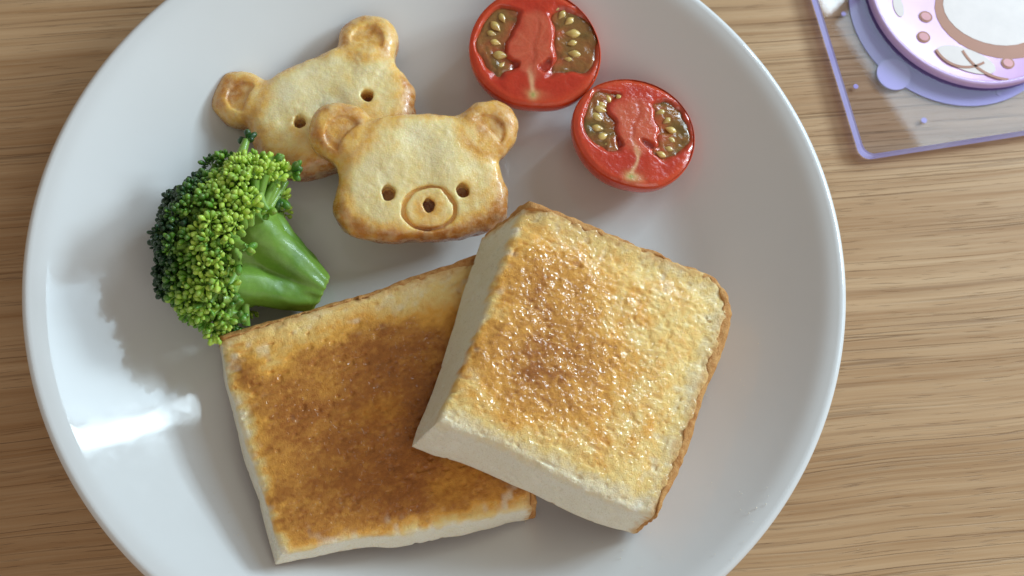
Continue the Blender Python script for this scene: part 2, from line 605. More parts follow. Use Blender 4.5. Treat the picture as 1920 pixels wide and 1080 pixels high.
def toast_map_front(u, v, x, y, U, V):
    e_back = (1 - v) * V * 1000
    e_left, e_front, e_right = u * U * 1000, v * V * 1000, (1 - u) * U * 1000
    n = fbm(x / .012, y / .010, 0.2, 4, 51)
    n2 = fbm(x / .004, y / .0022, 0.2, 3, 57)
    t = 0.58 + 0.13 * n + 0.06 * n2 + 0.14 * np.exp(-(((u - .55) / .4) ** 2 + ((v - .42) / .42) ** 2))
    t *= sstep(-2, 17, e_back + 4 * n + 2 * n2) * 0.80 + 0.20
    t *= sstep(-3, 5.0, e_left + 2.0 * n2 + 2 * n)
    t *= sstep(-3, 4.0, e_front + 1.5 * n2)
    t *= 0.6 + 0.4 * sstep(0, 3, e_right)
    wet = sstep(0.05, 0.5, n + 0.5) * sstep(4, 12, e_back) * 0.55
    return t, wet

def toast_map_top(u, v, x, y, U, V):
    n = fbm(x / .013, y / .013, 1.2, 4, 81)
    n2 = fbm(x / .0035, y / .0035, 1.2, 3, 87)
    blob = np.exp(-(((u - .27) / .26) ** 2 + ((v - .50) / .36) ** 2))
    band = np.exp(-(((u - .45) / .34) ** 2 + ((v - .36) / .26) ** 2))
    t = 0.27 + 0.33 * blob + 0.20 * band + 0.10 * np.exp(-(((u - .12) / .12) ** 2 + ((v - .62) / .3) ** 2)) + 0.20 * n * (0.4 + blob) + 0.15 * n2
    t = np.where(t > 0.5, 0.5 + 0.55 * (t - 0.5), t)
    e_left, e_front = u * U * 1000, v * V * 1000
    t *= sstep(-4, 2, e_left + 2 * n2) * sstep(-1, 8, e_front)
    t *= 0.5 + 0.5 * sstep(1, 11, (1 - u) * U * 1000)
    t *= 0.6 + 0.4 * sstep(1, 9, (1 - v) * V * 1000)
    wet = sstep(0.0, 0.5, blob + band + 0.5 * n) * sstep(0, 5, e_left) * sstep(0, 5, e_front)
    return t, np.clip(wet + 0.25, 0, 1)

make_toast('toast_slice', 'flat well browned toast lying under the other piece, front left of plate',
           [at(408, 632, 0.0235), at(925, 474, 0.0225), at(1003, 940, 0.0225), at(530, 1036, 0.0260)],
           [on_plate(404, 640), on_plate(920, 500), on_plate(1000, 975), on_plate(514, 1062)], toast_map_front, 3, 0.004, 0.8, 0.6, 0.5)
make_toast('toast_slice', 'pale golden glossy buttered toast leaning on top of the browner piece',
           [at(998, 378, 0.0425), at(1392, 534, 0.0300), at(1234, 972, 0.0310), at(832, 786, 0.0440)],
           [at(902, 446, 0.0240), on_plate(1350, 600), on_plate(1190, 1010), at(774, 838, 0.0260)], toast_map_top, 33, 0.0125, 1.0, 1.2, 0.75)

# ------------------------------------------------------------------ bear shaped potato bites
def make_potato(label, centre_px, zc, tilt, roll, yaw, seed, head, ears, eyes, muzzle, px=0.000153, h=0.00038):
    """sizes in photograph pixels about the head centre, x right, y up"""
    hw, hh = head
    half = 0.0062
    lo = (-0.039, -0.027, -0.0085)
    hi = (0.039, 0.036, 0.0085)
    X, Y, Z = grid(lo, hi, h)
    x, y = X / px, Y / px
    wob = 7 * vnoise(X / 0.012, Y / 0.012, 0.4, seed) + 3 * vnoise(X / 0.004, Y / 0.004, Z / 0.006, seed + 1)
    # head: superellipse, wider jaw
    wx = hw * (1.0 + 0.10 * np.clip(-y / hh, -1, 1))
    e = (np.abs(x / wx) ** 2.7 + np.abs(y / hh) ** 2.7 + 1e-9) ** (1 / 2.7)
    d2 = (e - 1) * min(hw, hh)
    ear_d = []
    for ex, ey, er in ears:
        de = np.hypot(x - ex, y - ey) - er
        ear_d.append(de)
        d2 = smin(d2, de, 22)
    d2 = (d2 + wob) * px
    top = half + 0.0007 * vnoise(X / .009, Y / .009, 0.1, seed + 2) - 0.0012 * (np.hypot(x / hw, y / hh)) ** 2
    dz = np.where(Z > 0, Z - top, -Z - half)
    r = 0.0042
    F = np.hypot(np.maximum(d2 + r, 0), np.maximum(dz + r, 0)) + np.minimum(np.maximum(d2 + r, dz + r), 0) - r
    holes = []
    # inner ears: a scoop next to the head
    for (ex, ey, er), de in zip(ears, ear_d):
        sx = 1 if ex > 0 else -1
        s = np.maximum(np.hypot((x - (ex - sx * 3)) / 1.0, (y - (ey - 10)) / 0.95) - er * 0.60, 0)
        s = np.maximum(np.hypot(x - ex + sx * 6, y - ey + 9) - er * 0.56, (e * 0 + 1) * (1.03 - e) * min(hw, hh))
        F = smax(F, -np.maximum(s * px, -0.0008 - (Z - top)), 0.0007)
    for ex, ey, er in eyes:
        s = np.hypot(x - ex, (y - ey) / 1.18) - er + 1.8 * vnoise(X / .0014, Y / .0014, 0.3, seed + 30)
        holes.append(s)
        F = smax(F, -np.maximum(s * px, -0.0055 - (Z - top)), 0.0006)
    if muzzle:
        mx, my, ma, mb = muzzle
        me = np.hypot((x - mx) / ma, (y - my) / mb)
        ring = np.abs((me - 1) * mb + 2 * vnoise(X / .003, Y / .003, 0.2, seed + 32)) - 3.2 - 1.6 * vnoise(X / .0035, Y / .0035, 0.6, seed + 33)
        F = smax(F, -np.maximum(ring * px, -0.0017 - (Z - top)), 0.0007)
        s = np.hypot((x - mx), (y - my - 3) / 1.15) - 11.5 + 3 * vnoise(X / .0016, Y / .0016, 0.3, seed + 31)
        holes.append(s)
        F = smax(F, -np.maximum(s * px, -0.0042 - (Z - top)), 0.0006)
    F = F + 0.00030 * fbm(X / .0035, Y / .0035, Z / .0035, 3, seed + 5) * (0.35 + sstep(-.1, .4, vnoise(X / .008, Y / .008, Z / .008, seed + 7))) + 0.00008 * vnoise(X / .0009, Y / .0009, Z / .0009, seed + 6)
    V, Fc = surface_nets(F, lo, h)
    vx, vy, vz = V.T
    px_, py_ = vx / px, vy / px
    ee = (np.abs(px_ / hw) ** 2.7 + np.abs(py_ / hh) ** 2.7) ** (1 / 2.7)
    n = fbm(vx / .009, vy / .009, vz / .009, 4, seed + 9)
    n2 = fbm(vx / .003, vy / .003, vz / .003, 3, seed + 10)
    g = 0.19 + 0.54 * sstep(0.66, 1.02, ee) + 0.34 * n + 0.18 * n2
    for ex, ey, er in ears:
        de = np.hypot(px_ - ex, py_ - ey) / er
        g = g + sstep(1.45, .75, de) * (np.maximum(g, 0.36 + 0.34 * sstep(.55, 1.0, de) + .2 * n) - g)
    g += 0.24 * sstep(0.10, -0.75, py_ / hh)                # browner jaw
    g += 0.25 * sstep(0.002, -0.003, vz)                    # sides and underside fried darker
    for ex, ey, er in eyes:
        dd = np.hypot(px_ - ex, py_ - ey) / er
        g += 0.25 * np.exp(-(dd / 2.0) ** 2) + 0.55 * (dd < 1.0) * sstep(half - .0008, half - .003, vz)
    if muzzle:
        dd = np.hypot((px_ - mx) / ma, (py_ - my) / mb)
        g += 0.22 * np.exp(-(dd / 0.95) ** 4) + 0.18 * np.exp(-((dd - 1) / .10) ** 2)
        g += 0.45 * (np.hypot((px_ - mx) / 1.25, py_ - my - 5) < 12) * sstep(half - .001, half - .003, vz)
    col = ramp(g, [(0, (0.93, 0.81, 0.50)), (0.3, (0.95, 0.75, 0.34)), (0.6, (0.90, 0.53, 0.125)), (0.85, (0.60, 0.24, 0.04)), (1.15, (0.28, 0.085, 0.016))])
    c = at(centre_px[0], centre_px[1], zc)
    R = Matrix.Rotation(tilt, 3, 'X') @ Matrix.Rotation(roll, 3, 'Y') @ Matrix.Rotation(yaw, 3, 'Z')
    Vw = V @ np.array(R).T
    o = obj('potato_bite', mesh_data('potato_bite', Vw + np.array((0, 0, c[2] - Vw[:, 2].min() * 0 - 0)) * 0, Fc, M_POTATO, col))
    o.location = tuple(c)
    o['label'] = label
    o['category'] = 'potato bite'
    o['group'] = 'fried bear shaped potato bites'
    return o

make_potato('golden bear head potato bite lying behind, partly covered by the other bite', (620, 210), 0.0150,
            math.radians(2), math.radians(-2), math.radians(25), 5, (168, 118),
            [(-152, 97, 56), (130, 112, 58)], [(-66, -12, 11.5), (76, -14, 12)], None)
make_potato('pale bear head potato bite in front with whole face and muzzle showing', (788, 336), 0.0215,
            math.radians(11), math.radians(3), math.radians(4), 9, (164, 124),
            [(-148, 96, 60), (136, 92, 60)], [(-62, -32, 12.5), (78, -32, 12)], (12, -62, 48, 41))

# ------------------------------------------------------------------ tomato halves
M_TSKIN = mat_attr('tomato_skin', 0.12, 0.5, 0.15, 0.003, (1, .15, .08), 500, 0.00006, coat=0.3, var=0.2)
M_TFLESH = mat_attr('tomato_flesh', 0.24, 0.5, 0.5, 0.004, (1, .25, .15), 1300, 0.00015, coat=0.22, var=0.3)
M_TWET = mat_attr('wet_tomato_flesh', 0.2, 0.5, 0.5, 0.004, (1, .25, .15), 420, 0.0005, coat=0.8, var=0.2)
M_TGEL = mat_attr('tomato_gel', 0.07, 0.55, 0.3, 0.003, (1, .5, .2), 600, 0.0005, coat=0.8, var=0.4)
M_SEED = mat_attr('tomato_seed', 0.18, 0.5, 0.2, 0.001, (1, .7, .3), 2500, 0.0001, coat=0.6, var=0.2)

def make_tomato(label, centre_px, zc, rx, ry, yaw, tiltx, tilty, seed, seeds, wet, depth=0.0135):
    """cut face up; x right, y towards the blossom end, stalk core at -y, unit radius"""
    c = at(centre_px[0], centre_px[1], zc)
    root = thing('tomato_half', label, 'tomato', (c[0], c[1], c[2] - depth), 'cherry tomato halves on the plate')
    R = np.array(Matrix.Rotation(tiltx, 3, 'X') @ Matrix.Rotation(tilty, 3, 'Y') @ Matrix.Rotation(yaw, 3, 'Z'))
    def tw(P):
        return np.asarray(P) @ R.T + np.array((0, 0, depth))
    def outline(a):
        return 1 + 0.018 * np.cos(2 * a + seed) + 0.012 * np.cos(3 * a + 2 * seed) - 0.03 * np.exp(-((np.angle(np.exp(1j * (a + PI / 2)))) / .35) ** 2)
    # skin bowl
    na, nr = 120, 26
    aa = np.linspace(0, 2 * PI, na, endpoint=False)
    V, Fc = [], []
    for i in range(nr + 1):
        ph = i / nr * PI / 2
        if i == 0:
            rad, z = 0.985, 0.00025
            for a in aa:
                k = outline(a)
                V.append((rx * k * rad * math.cos(a), ry * k * rad * math.sin(a), z))
        rad = max(1e-4, math.cos(ph) ** 0.75) * (1.0 + 0.05 * math.sin(2 * ph))
        z = -depth * math.sin(ph) ** 1.0
        for a in aa:
            k = outline(a)
            V.append((rx * k * rad * math.cos(a), ry * k * rad * math.sin(a), z))
    for i in range(nr + 1):
        for k in range(na):
            k2 = (k + 1) % na
            Fc.append((i * na + k, (i + 1) * na + k, (i + 1) * na + k2, i * na + k2))
    V = np.array(V)
    n = fbm(V[:, 0] / .006, V[:, 1] / .006, V[:, 2] / .006, 3, seed)
    col = ramp(0.5 + 0.5 * n, [(0, (0.55, 0.035, 0.008)), (1, (0.68, 0.075, 0.014))])
    obj('skin', mesh_data('skin', tw(V), np.array(Fc), M_TSKIN, col), root)
    # cut face
    na, nr = 260, 110
    aa = np.linspace(0, 2 * PI, na, endpoint=False)
    rr = np.linspace(0.002, 0.99, nr)
    AA, RR = np.meshgrid(aa, rr)
    K = outline(AA)
    x, y = RR * np.cos(AA), RR * np.sin(AA)
    x0, y0 = x, y
    x = x0 + 0.10 * vnoise(x0 * 2.3, y0 * 2.3, seed, seed + 40) + 0.03 * vnoise(x0 * 6, y0 * 6, seed, seed + 41)
    y = y0 + 0.10 * vnoise(x0 * 2.3, y0 * 2.3, seed + 5, seed + 42) + 0.03 * vnoise(x0 * 6, y0 * 6, seed + 3, seed + 43)
    nz = fbm(x * 3.2, y * 3.2, seed, 3, seed + 2)
    def locule(sx):
        ex, ey = x - sx * 0.47, y - 0.12
        big = np.hypot(ex / 0.40, ey / 0.61) + 0.10 * nz
        pl = np.hypot(x / 0.36, (y - 0.12) / 0.62) + 0.035 * np.sin(y * 22 + sx) + 0.07 * nz
        return sstep(1.10, 0.80, big) * sstep(0.86, 1.22, pl)
    def pocket(px_, py_, s):
        return sstep(1, 0.4, np.hypot((x - px_) / s, (y - py_) / (s * 1.15)))
    LL, LR = locule(-1), locule(1)
    L = np.maximum(LL, LR)
    P = np.maximum(pocket(-0.27, -0.25, .11), pocket(0.20, -0.20, .11))
    sep = np.exp(-(x / 0.045) ** 2) * sstep(-0.80, -0.5, y) * sstep(0.85, 0.4, y)
    core = np.exp(-((x / 0.12) ** 2 + ((y + 0.74) / 0.09) ** 2))
    coreline = np.exp(-(x / (0.03 + 0.02 * (y + .9))) ** 2) * sstep(-0.78, -0.65, y) * sstep(-0.1, -0.5, y)
    plac = sstep(1.05, 0.6, np.hypot(x / 0.38, (y - 0.10) / 0.6)) * (1 - L)
    z = 0.00018 * nz - 0.0020 * L - 0.0012 * P - 0.00012 * sep * (y > -.3) + 0.0001 * plac + 0.00005 * fbm(x * 14, y * 14, 2, 2, seed + 4)
    z = z - 0.0006 * sstep(0.9, 1.0, RR) + 0.00045
    Vf = np.stack([(rx * K * x0).ravel(), (ry * K * y0).ravel(), z.ravel()], 1)
    ii = np.arange(nr - 1)[:, None] * na + np.arange(na)[None]
    jj = np.arange(nr - 1)[:, None] * na + (np.arange(na)[None] + 1) % na
    Ff = np.stack([ii, jj, jj + na, ii + na], -1).reshape(-1, 4)
    base = ramp((0.5 + 0.5 * nz).ravel(), [(0, (0.50, 0.028, 0.012)), (1, (0.64, 0.062, 0.022))])
    wall = sstep(0.80, 0.97, RR).ravel()[:, None]
    base = base * (1 - wall) + wall * np.array((0.66, 0.075, 0.022))
    def lay(b, w, c_):
        w = w.ravel()[:, None]
        return b * (1 - w) + w * np.array(c_)
    streak = 0.5 + 0.5 * vnoise(AA * 9, RR * 3, 0, seed + 8)
    base = lay(base, plac * (0.45 + 0.4 * streak), (0.68, 0.17, 0.085))
    base = lay(base, np.clip(sep, 0, 1) * 0.35 * (y > -0.2), (0.45, 0.05, 0.02))
    base = lay(base, coreline * 0.75, (0.85, 0.55, 0.30))
    base = lay(base, np.clip(core * 1.1, 0, 1), (0.72, 0.46, 0.20))
    base = lay(base, np.clip(np.exp(-((x / 0.045) ** 2 + ((y + 0.74) / 0.04) ** 2)), 0, 1), (0.40, 0.36, 0.10))
    base = lay(base, L * 0.6, (0.40, 0.09, 0.03))
    base = lay(base, P * 0.7, (0.36, 0.016, 0.008))
    obj('cut_flesh', mesh_data('cut_flesh', tw(Vf), Ff, wet, base), root)
    # gel filling of the two seed chambers
    for sx, LM in ((-1, LL), (1, LR)):
        gz = -0.0005 + 0.0007 * fbm(x * 5, y * 5, 5, 3, seed + 11) - 0.0014 * (1 - LM) ** 2
        m = (LM > 0.10)
        fm = m.ravel()[Ff].all(1)
        used = np.unique(Ff[fm])
        remap = -np.ones(len(Vf), int)
        remap[used] = np.arange(len(used))
        Vg = np.stack([(rx * K * x0).ravel(), (ry * K * y0).ravel(), gz.ravel()], 1)[used]
        gn = (0.5 + 0.5 * fbm(x * 4, y * 4, 7, 3, seed + 13)).ravel()[used]
        arm = 0.5 + 0.5 * np.sin(y.ravel()[used] * 24 + 2 * gn)
        inn = sstep(1.75, 1.0, np.hypot(x / 0.36, (y - 0.12) / 0.62)).ravel()[used]
        gc = ramp(0.30 + 0.9 * gn - 0.55 * inn * (0.35 + 0.65 * arm), [(0, (0.54, 0.075, 0.03)), (0.35, (0.44, 0.11, 0.032)), (0.7, (0.29, 0.125, 0.03)), (1, (0.15, 0.095, 0.02))])
        obj('seed_gel', mesh_data('seed_gel', tw(Vg), remap[Ff[fm]], M_TGEL, gc), root)
    # seeds
    sm = []
    for i in range(7):
        t_ = i / 6
        sm.append((math.sin(PI * t_) ** 0.7 * (0.55 + 0.45 * t_), t_))
    for sx_, sy_, ln in seeds:
        sx_, sy_, ln = sx_ + random.uniform(-.045, .045), sy_ + random.uniform(-.04, .04), ln * random.uniform(.8, 1.2)
        ang = math.atan2(sy_ - 0.08, sx_) + random.uniform(-.45, .45)
        V, Fc = [], []
        L_, Wd, H_ = ln * rx, ln * rx * 0.42, ln * rx * 0.24
        for i in range(7):
            t_ = i / 6
            w_ = max(0.02, math.sin(PI * (0.06 + 0.9 * t_)) * (0.42 + 0.62 * t_))
            for k in range(8):
                a = 2 * PI * k / 8
                V.append(((t_ - 0.5) * L_, Wd * w_ * math.cos(a), H_ * w_ * math.sin(a)))
        for i in range(6):
            for k in range(8):
                k2 = (k + 1) % 8
                Fc.append((i * 8 + k, (i + 1) * 8 + k, (i + 1) * 8 + k2, i * 8 + k2))
        Fc.append(tuple(range(8)))
        Fc.append(tuple(range(48, 56))[::-1])
        V = np.array(V)
        ca, sa = math.cos(ang), math.sin(ang)
        V = V @ np.array([[ca, -sa, 0], [sa, ca, 0], [0, 0, 1]]).T + np.array((sx_ * rx, sy_ * ry, -0.0004 + random.uniform(-.0004, .0002)))
        colr = np.tile(np.array((0.72, 0.50, 0.15)) * random.uniform(.75, 1.1), (len(V), 1))
        colr[:24] = colr[:24] * 0.7 + 0.3 * np.array((0.5, 0.18, 0.05))
        obj('seed', mesh_data('seed', tw(V), Fc, M_SEED, colr), root)
    return root

make_tomato('redder cherry tomato half at the back edge of the plate, cut by the photo top', (1004, 92), 0.0225, 0.0200, 0.0198,
            math.radians(3), math.radians(6), math.radians(0), 1,
            [(-.58, .42, .20), (-.62, .28, .20), (-.60, .10, .20), (-.55, -.08, .2), (-.50, -.22, .17), (-.50, .55, .17),
             (.42, .58, .19), (.52, .45, .2), (.57, .28, .2), (.60, .10, .2), (.56, -.06, .19), (.48, -.20, .17), (.36, .66, .15)], M_TFLESH)
make_tomato('wet shiny cherry tomato half lying nearer the toast', (1190, 249), 0.0215, 0.0192, 0.0176,
            math.radians(-7), math.radians(2), math.radians(5), 2,
            [(-.42, .55, .19), (-.52, .44, .19), (-.58, .30, .2), (-.60, .14, .2), (-.56, -.02, .2), (-.48, -.16, .18), (-.30, .62, .16), (-.40, -.28, .15),
             (.42, .52, .19), (.54, .36, .2), (.60, .20, .2), (.60, .02, .2), (.54, -.14, .19), (.45, -.26, .17)], M_TWET)

# ------------------------------------------------------------------ broccoli
M_STEM = mat_attr('broccoli_stem', 0.45, 0.45, 0.2, 0.003, (.6, 1, .25), 900, 0.0001, coat=0.08, var=0.3)
M_BUD = mat_attr('broccoli_bud', 0.42, 0.5, 0.12, 0.0015, (.6, 1, .25), 2600, 0.00012, coat=0.15, var=0.35)

def capsule(X, Y, Z, a, b, ra, rb):
    a, b = np.asarray(a), np.asarray(b)
    ab = b - a
    L2 = (ab ** 2).sum()
    t = np.clip(((X - a[0]) * ab[0] + (Y - a[1]) * ab[1] + (Z - a[2]) * ab[2]) / L2, 0, 1)
    d = np.sqrt((X - a[0] - t * ab[0]) ** 2 + (Y - a[1] - t * ab[1]) ** 2 + (Z - a[2] - t * ab[2]) ** 2)
    return d - (ra + (rb - ra) * t)

cut = at(604, 546, 0.0128)
crown = at(408, 452, 0.0270)
bro_base = np.array((cut[0] - 0.02, cut[1] + 0.008, 0.0062))
broccoli = thing('broccoli_floret', 'green broccoli floret with thick cut stem lying left of the toast', 'broccoli', bro_base)

axis = crown - cut
axis = axis / np.linalg.norm(axis)
Dn = np.array((-0.95, 0.26, -0.13))
Dn /= np.linalg.norm(Dn)
E1 = np.cross((0, 0, 1), Dn); E1 /= np.linalg.norm(E1)      # across, in the plate plane
E2 = np.cross(Dn, E1)                                        # up
# stem
lo = np.minimum(cut, crown) - 0.026
hi = np.maximum(cut, crown) + 0.026
lo[2] = 0.004
hi[2] = 0.045
hS = 0.00055
X, Y, Z = grid(lo, hi, hS)
Fs = capsule(X, Y, Z, at(606, 549, 0.0122), at(478, 428, 0.0255), 0.0050, 0.0058)
Fs = smin(Fs, capsule(X, Y, Z, at(592, 562, 0.0122), at(440, 532, 0.0225), 0.0042, 0.0046), 0.0014)
Fs = smin(Fs, capsule(X, Y, Z, at(575, 520, 0.0125), at(430, 470, 0.0215), 0.0048, 0.0055), 0.002)
Fs = smin(Fs, capsule(X, Y, Z, at(604, 532, 0.0105), at(508, 422, 0.0180), 0.0036, 0.0040), 0.0010)
Fs = smin(Fs, capsule(X, Y, Z, at(490, 430, .024), at(478, 350, 0.024), 0.0050, 0.0032), 0.003)
Fs = smin(Fs, capsule(X, Y, Z, at(470, 530, .020), at(415, 590, 0.019), 0.0036, 0.0028), 0.003)
cutn = -(axis + np.array((0.0, 0.05, -0.10)))
cutn /= np.linalg.norm(cutn)
Fs = smax(Fs, (X - cut[0]) * cutn[0] + (Y - cut[1]) * cutn[1] + (Z - cut[2]) * cutn[2], 0.0009)
ca_ = np.arctan2(X * E1[0] + Y * E1[1] - cut @ E1, Z - cut[2])
Fs = Fs + 0.00016 * np.sin(ca_ * 13 + 3 * vnoise(X / .01, Y / .01, Z / .01, 6)) + 0.0003 * vnoise(X / .006, Y / .006, Z / .006, 4) + 0.00012 * vnoise(X / .002, Y / .002, Z / .002, 5)
Vs, F_s = surface_nets(Fs, lo, hS)
tt = np.clip(((Vs - cut) @ axis) / np.linalg.norm(crown - cut), 0, 1)
ns = fbm(Vs[:, 0] / .005, Vs[:, 1] / .005, Vs[:, 2] / .005, 3, 8)
cs = ramp(tt + 0.18 * ns, [(0, (0.185, 0.33, 0.035)), (0.35, (0.110, 0.240, 0.020)), (0.7, (0.20, 0.36, 0.045)), (1, (0.30, 0.48, 0.085))])
oncut = sstep(-0.0009, 0.0001, (Vs - cut) @ cutn)[:, None] * (np.hypot(*((Vs - cut) - ((Vs - cut) @ cutn)[:, None] * cutn).T[:2]) < 0.009)[:, None]
cs = cs * (1 - 0.75 * oncut) + 0.75 * oncut * np.array((0.30, 0.44, 0.09))
obj('stem', mesh_data('stem', Vs - bro_base, F_s, M_STEM, cs), broccoli)

# one bud: short stalk, swollen pointed body with four sepals
def bud_shape():
    V, t = [], []
    prof_ = [(0.30, -1.9), (0.34, -1.0), (0.62, -0.55), (0.97, 0.05), (0.95, 0.6), (0.62, 1.08), (0.12, 1.30)]
    for r, z in prof_:
        for k in range(8):
            a = 2 * PI * k / 8
            rr_ = r * (1 + (0.11 * math.cos(4 * a) if z > -0.8 else 0))
            V.append((rr_ * math.cos(a), rr_ * math.sin(a), z))
            t.append((z + 1.9) / 3.2)
    Fc = []
    for i in range(len(prof_) - 1):
        for k in range(8):
            k2 = (k + 1) % 8
            Fc.append((i * 8 + k, i * 8 + k2, (i + 1) * 8 + k2, (i + 1) * 8 + k))
    Fc.append(tuple((len(prof_) - 1) * 8 + k for k in range(0, 8, 2)))   # tip quad
    return np.array(V), np.array(Fc), np.array(t)

BV, BF, BT = bud_shape()
def bud_cols(tone, jit=1.0):
    """tone 0 = dark blue green dome, 1 = pale yellow green"""
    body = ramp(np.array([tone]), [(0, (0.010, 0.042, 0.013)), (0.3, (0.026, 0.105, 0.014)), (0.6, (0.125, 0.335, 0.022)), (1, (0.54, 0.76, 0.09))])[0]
    tip = body * 0.55 + 0.45 * ramp(np.array([tone]), [(0, (0.03, 0.10, 0.03)), (1, (0.52, 0.62, 0.16))])[0]
    stalk = body * 0.45 + 0.55 * np.array((0.21, 0.38, 0.055))
    w1 = sstep(0.38, 0.15, BT)[:, None]
    w2 = sstep(0.8, 1.0, BT)[:, None]
    return np.clip((body * (1 - w1) + stalk * w1) * (1 - w2) + tip * w2, 0, 1) * jit

TONES = [0.0, 0.15, 0.3, 0.45, 0.6, 0.78, 1.0]
bud_meshes = [mesh_data('bud', BV, BF, M_BUD, bud_cols(t)) for t in TONES]

buds = []      # (pos, dir, size, tone)
twigs = []     # (a, b, ra, rb)
Rl, Rz, Rd = 0.0240, 0.0175, 0.0208
hub = at(446, 452, 0.0252)
NCL = 210
gold = PI * (3 - math.sqrt(5))
for i in range(NCL):
    ct = 1 - (i + 0.5) / NCL * 1.30          # angle from the dome axis, 0..~107 deg
    st = math.sqrt(max(0, 1 - ct * ct))
    ph = gold * i
    ct += random.uniform(-.05, .05)
    nl = Dn * ct * 1.0 + E1 * st * math.cos(ph) + E2 * st * math.sin(ph)
    pd = Dn * ct + E1 * st * math.cos(ph) + E2 * st * math.sin(ph)
    lump = 1.0 + 0.17 * float(vnoise(np.array(pd[0] * 2.1), np.array(pd[1] * 2.1), np.array(pd[2] * 2.1), 77)) + 0.10 * float(vnoise(np.array(pd[0] * 4.5), np.array(pd[1] * 4.5), np.array(pd[2] * 4.5), 78)) + random.uniform(-.05, .05)
    p = hub + (Dn * ct * Rd + E1 * st * math.cos(ph) * Rl + E2 * st * math.sin(ph) * Rz) * lump
    if p[2] < 0.0105:
        p[2] = 0.0105 + random.uniform(0, .002)
    nrm = Dn * ct / Rd + E1 * st * math.cos(ph) / Rl + E2 * st * math.sin(ph) / Rz
    nrm /= np.linalg.norm(nrm)
    ang = math.degrees(math.acos(max(-1, min(1, ct))))
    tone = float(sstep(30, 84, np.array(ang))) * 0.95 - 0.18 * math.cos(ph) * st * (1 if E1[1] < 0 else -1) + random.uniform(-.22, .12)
    nb = 17 if ang < 60 else 15
    cr = 0.0028
    if ang > 88:
        nrm = nrm * 0.8 + E2 * 0.35 + Dn * 0.25
        nrm /= np.linalg.norm(nrm)
    t1 = np.cross(nrm, (0.3, 0.2, 0.93)); t1 /= np.linalg.norm(t1)
    t2 = np.cross(nrm, t1)
    anchor = hub - Dn * 0.002 + (p - hub) * 0.5
    twigs.append((anchor, p - nrm * 0.0026, 0.0011, 0.0012))
    for k in range(nb):
        c2 = 1 - (k + 0.5) / nb * 0.95
        s2 = math.sqrt(1 - c2 * c2)
        a2 = gold * k + ph
        dv = nrm * c2 + t1 * s2 * math.cos(a2) + t2 * s2 * math.sin(a2)
        dv = dv + np.array([random.gauss(0, .16) for _ in range(3)])
        dv /= np.linalg.norm(dv)
        rad = cr * random.uniform(0.72, 1.12)
        pos = p + dv * rad - nrm * 0.0016
        if pos[2] < 0.0080:
            continue
        buds.append((pos, dv, 0.00066 * random.uniform(.5, 1.35), min(1, max(0, tone + random.uniform(-.17, .17) + 0.10 * (s2 - .5)))))

# loose sprigs standing out of the crown
def sprig(px_, py_, z, root_px, rz_, n, dirpx, tone, spread=0.0024):
    p = at(px_, py_, z)
    a = at(root_px[0], root_px[1], rz_)
    twigs.append((a, p, 0.0015, 0.0010))
    d = at(px_ + dirpx[0], py_ + dirpx[1], z) - p
    d = d / np.linalg.norm(d)
    for k in range(n):
        dv = d * 0.8 + np.array([random.gauss(0, .5) for _ in range(3)])
        dv /= np.linalg.norm(dv)
        buds.append((p + dv * spread * random.uniform(.4, 1.1), dv, 0.00098 * random.uniform(.6, 1.2), min(1, max(0, tone + random.uniform(-.15, .15)))))
sprig(547, 322, 0.026, (492, 342), 0.026, 10, (20, -12), 0.45, 0.0026)
sprig(524, 372, 0.022, (488, 348), 0.024, 6, (12, 22), 0.32, 0.0020)
sprig(515, 299, 0.030, (478, 310), 0.030, 4, (20, -2), 0.5, 0.0016)
sprig(503, 396, 0.033, (486, 366), 0.033, 4, (12, 20), 0.7, 0.0014)
sprig(462, 262, 0.030, (452, 290), 0.030, 7, (2, -20), 0.15, 0.0020)
sprig(448, 500, 0.038, (438, 470), 0.036, 4, (8, 22), 0.75, 0.0014)
sprig(464, 466, 0.041, (440, 452), 0.038, 4, (20, 8), 0.7, 0.0014)
sprig(450, 592, 0.024, (420, 585), 0.026, 5, (16, 8), 0.5, 0.0018)
sprig(436, 560, 0.030, (415, 560), 0.032, 6, (16, 10), 0.55, 0.0018)
sprig(432, 612, 0.020, (412, 596), 0.024, 5, (10, 18), 0.4, 0.0018)

# twigs: pale branchlets, gathered into branches
def tube(a, b, ra, rb, seg=7, bend=0.0):
    a, b = np.asarray(a), np.asarray(b)
    d = b - a
    L = np.linalg.norm(d)
    d = d / L
    t1 = np.cross(d, (0.31, 0.77, 0.55)); t1 /= np.linalg.norm(t1)
    t2 = np.cross(d, t1)
    V = []
    for i in range(5):
        f = i / 4
        c = a + d * L * f + t1 * bend * math.sin(PI * f)
        r = ra + (rb - ra) * f
        for k in range(seg):
            an = 2 * PI * k / seg
            V.append(c + (t1 * math.cos(an) + t2 * math.sin(an)) * r)
    Fc = [(i * seg + k, i * seg + (k + 1) % seg, (i + 1) * seg + (k + 1) % seg, (i + 1) * seg + k) for i in range(4) for k in range(seg)]
    return np.array(V), np.array(Fc)

NBR = 8
for g in range(NBR):
    sel = twigs[g::NBR]
    VV, FF, CC, o_ = [], [], [], 0
    for a, b, ra, rb in sel:
        v_, f_ = tube(a, b, ra, rb, bend=random.uniform(-.0006, .0006))
        VV.append(v_); FF.append(f_ + o_); o_ += len(v_)
        f = np.repeat(np.arange(5) / 4, 7)
        CC.append(ramp(f, [(0, (0.30, 0.46, 0.09)), (1, (0.20, 0.38, 0.05))]))
    obj('branch', mesh_data('branch', np.concatenate(VV) - bro_base, np.concatenate(FF), M_STEM, np.concatenate(CC)), broccoli)

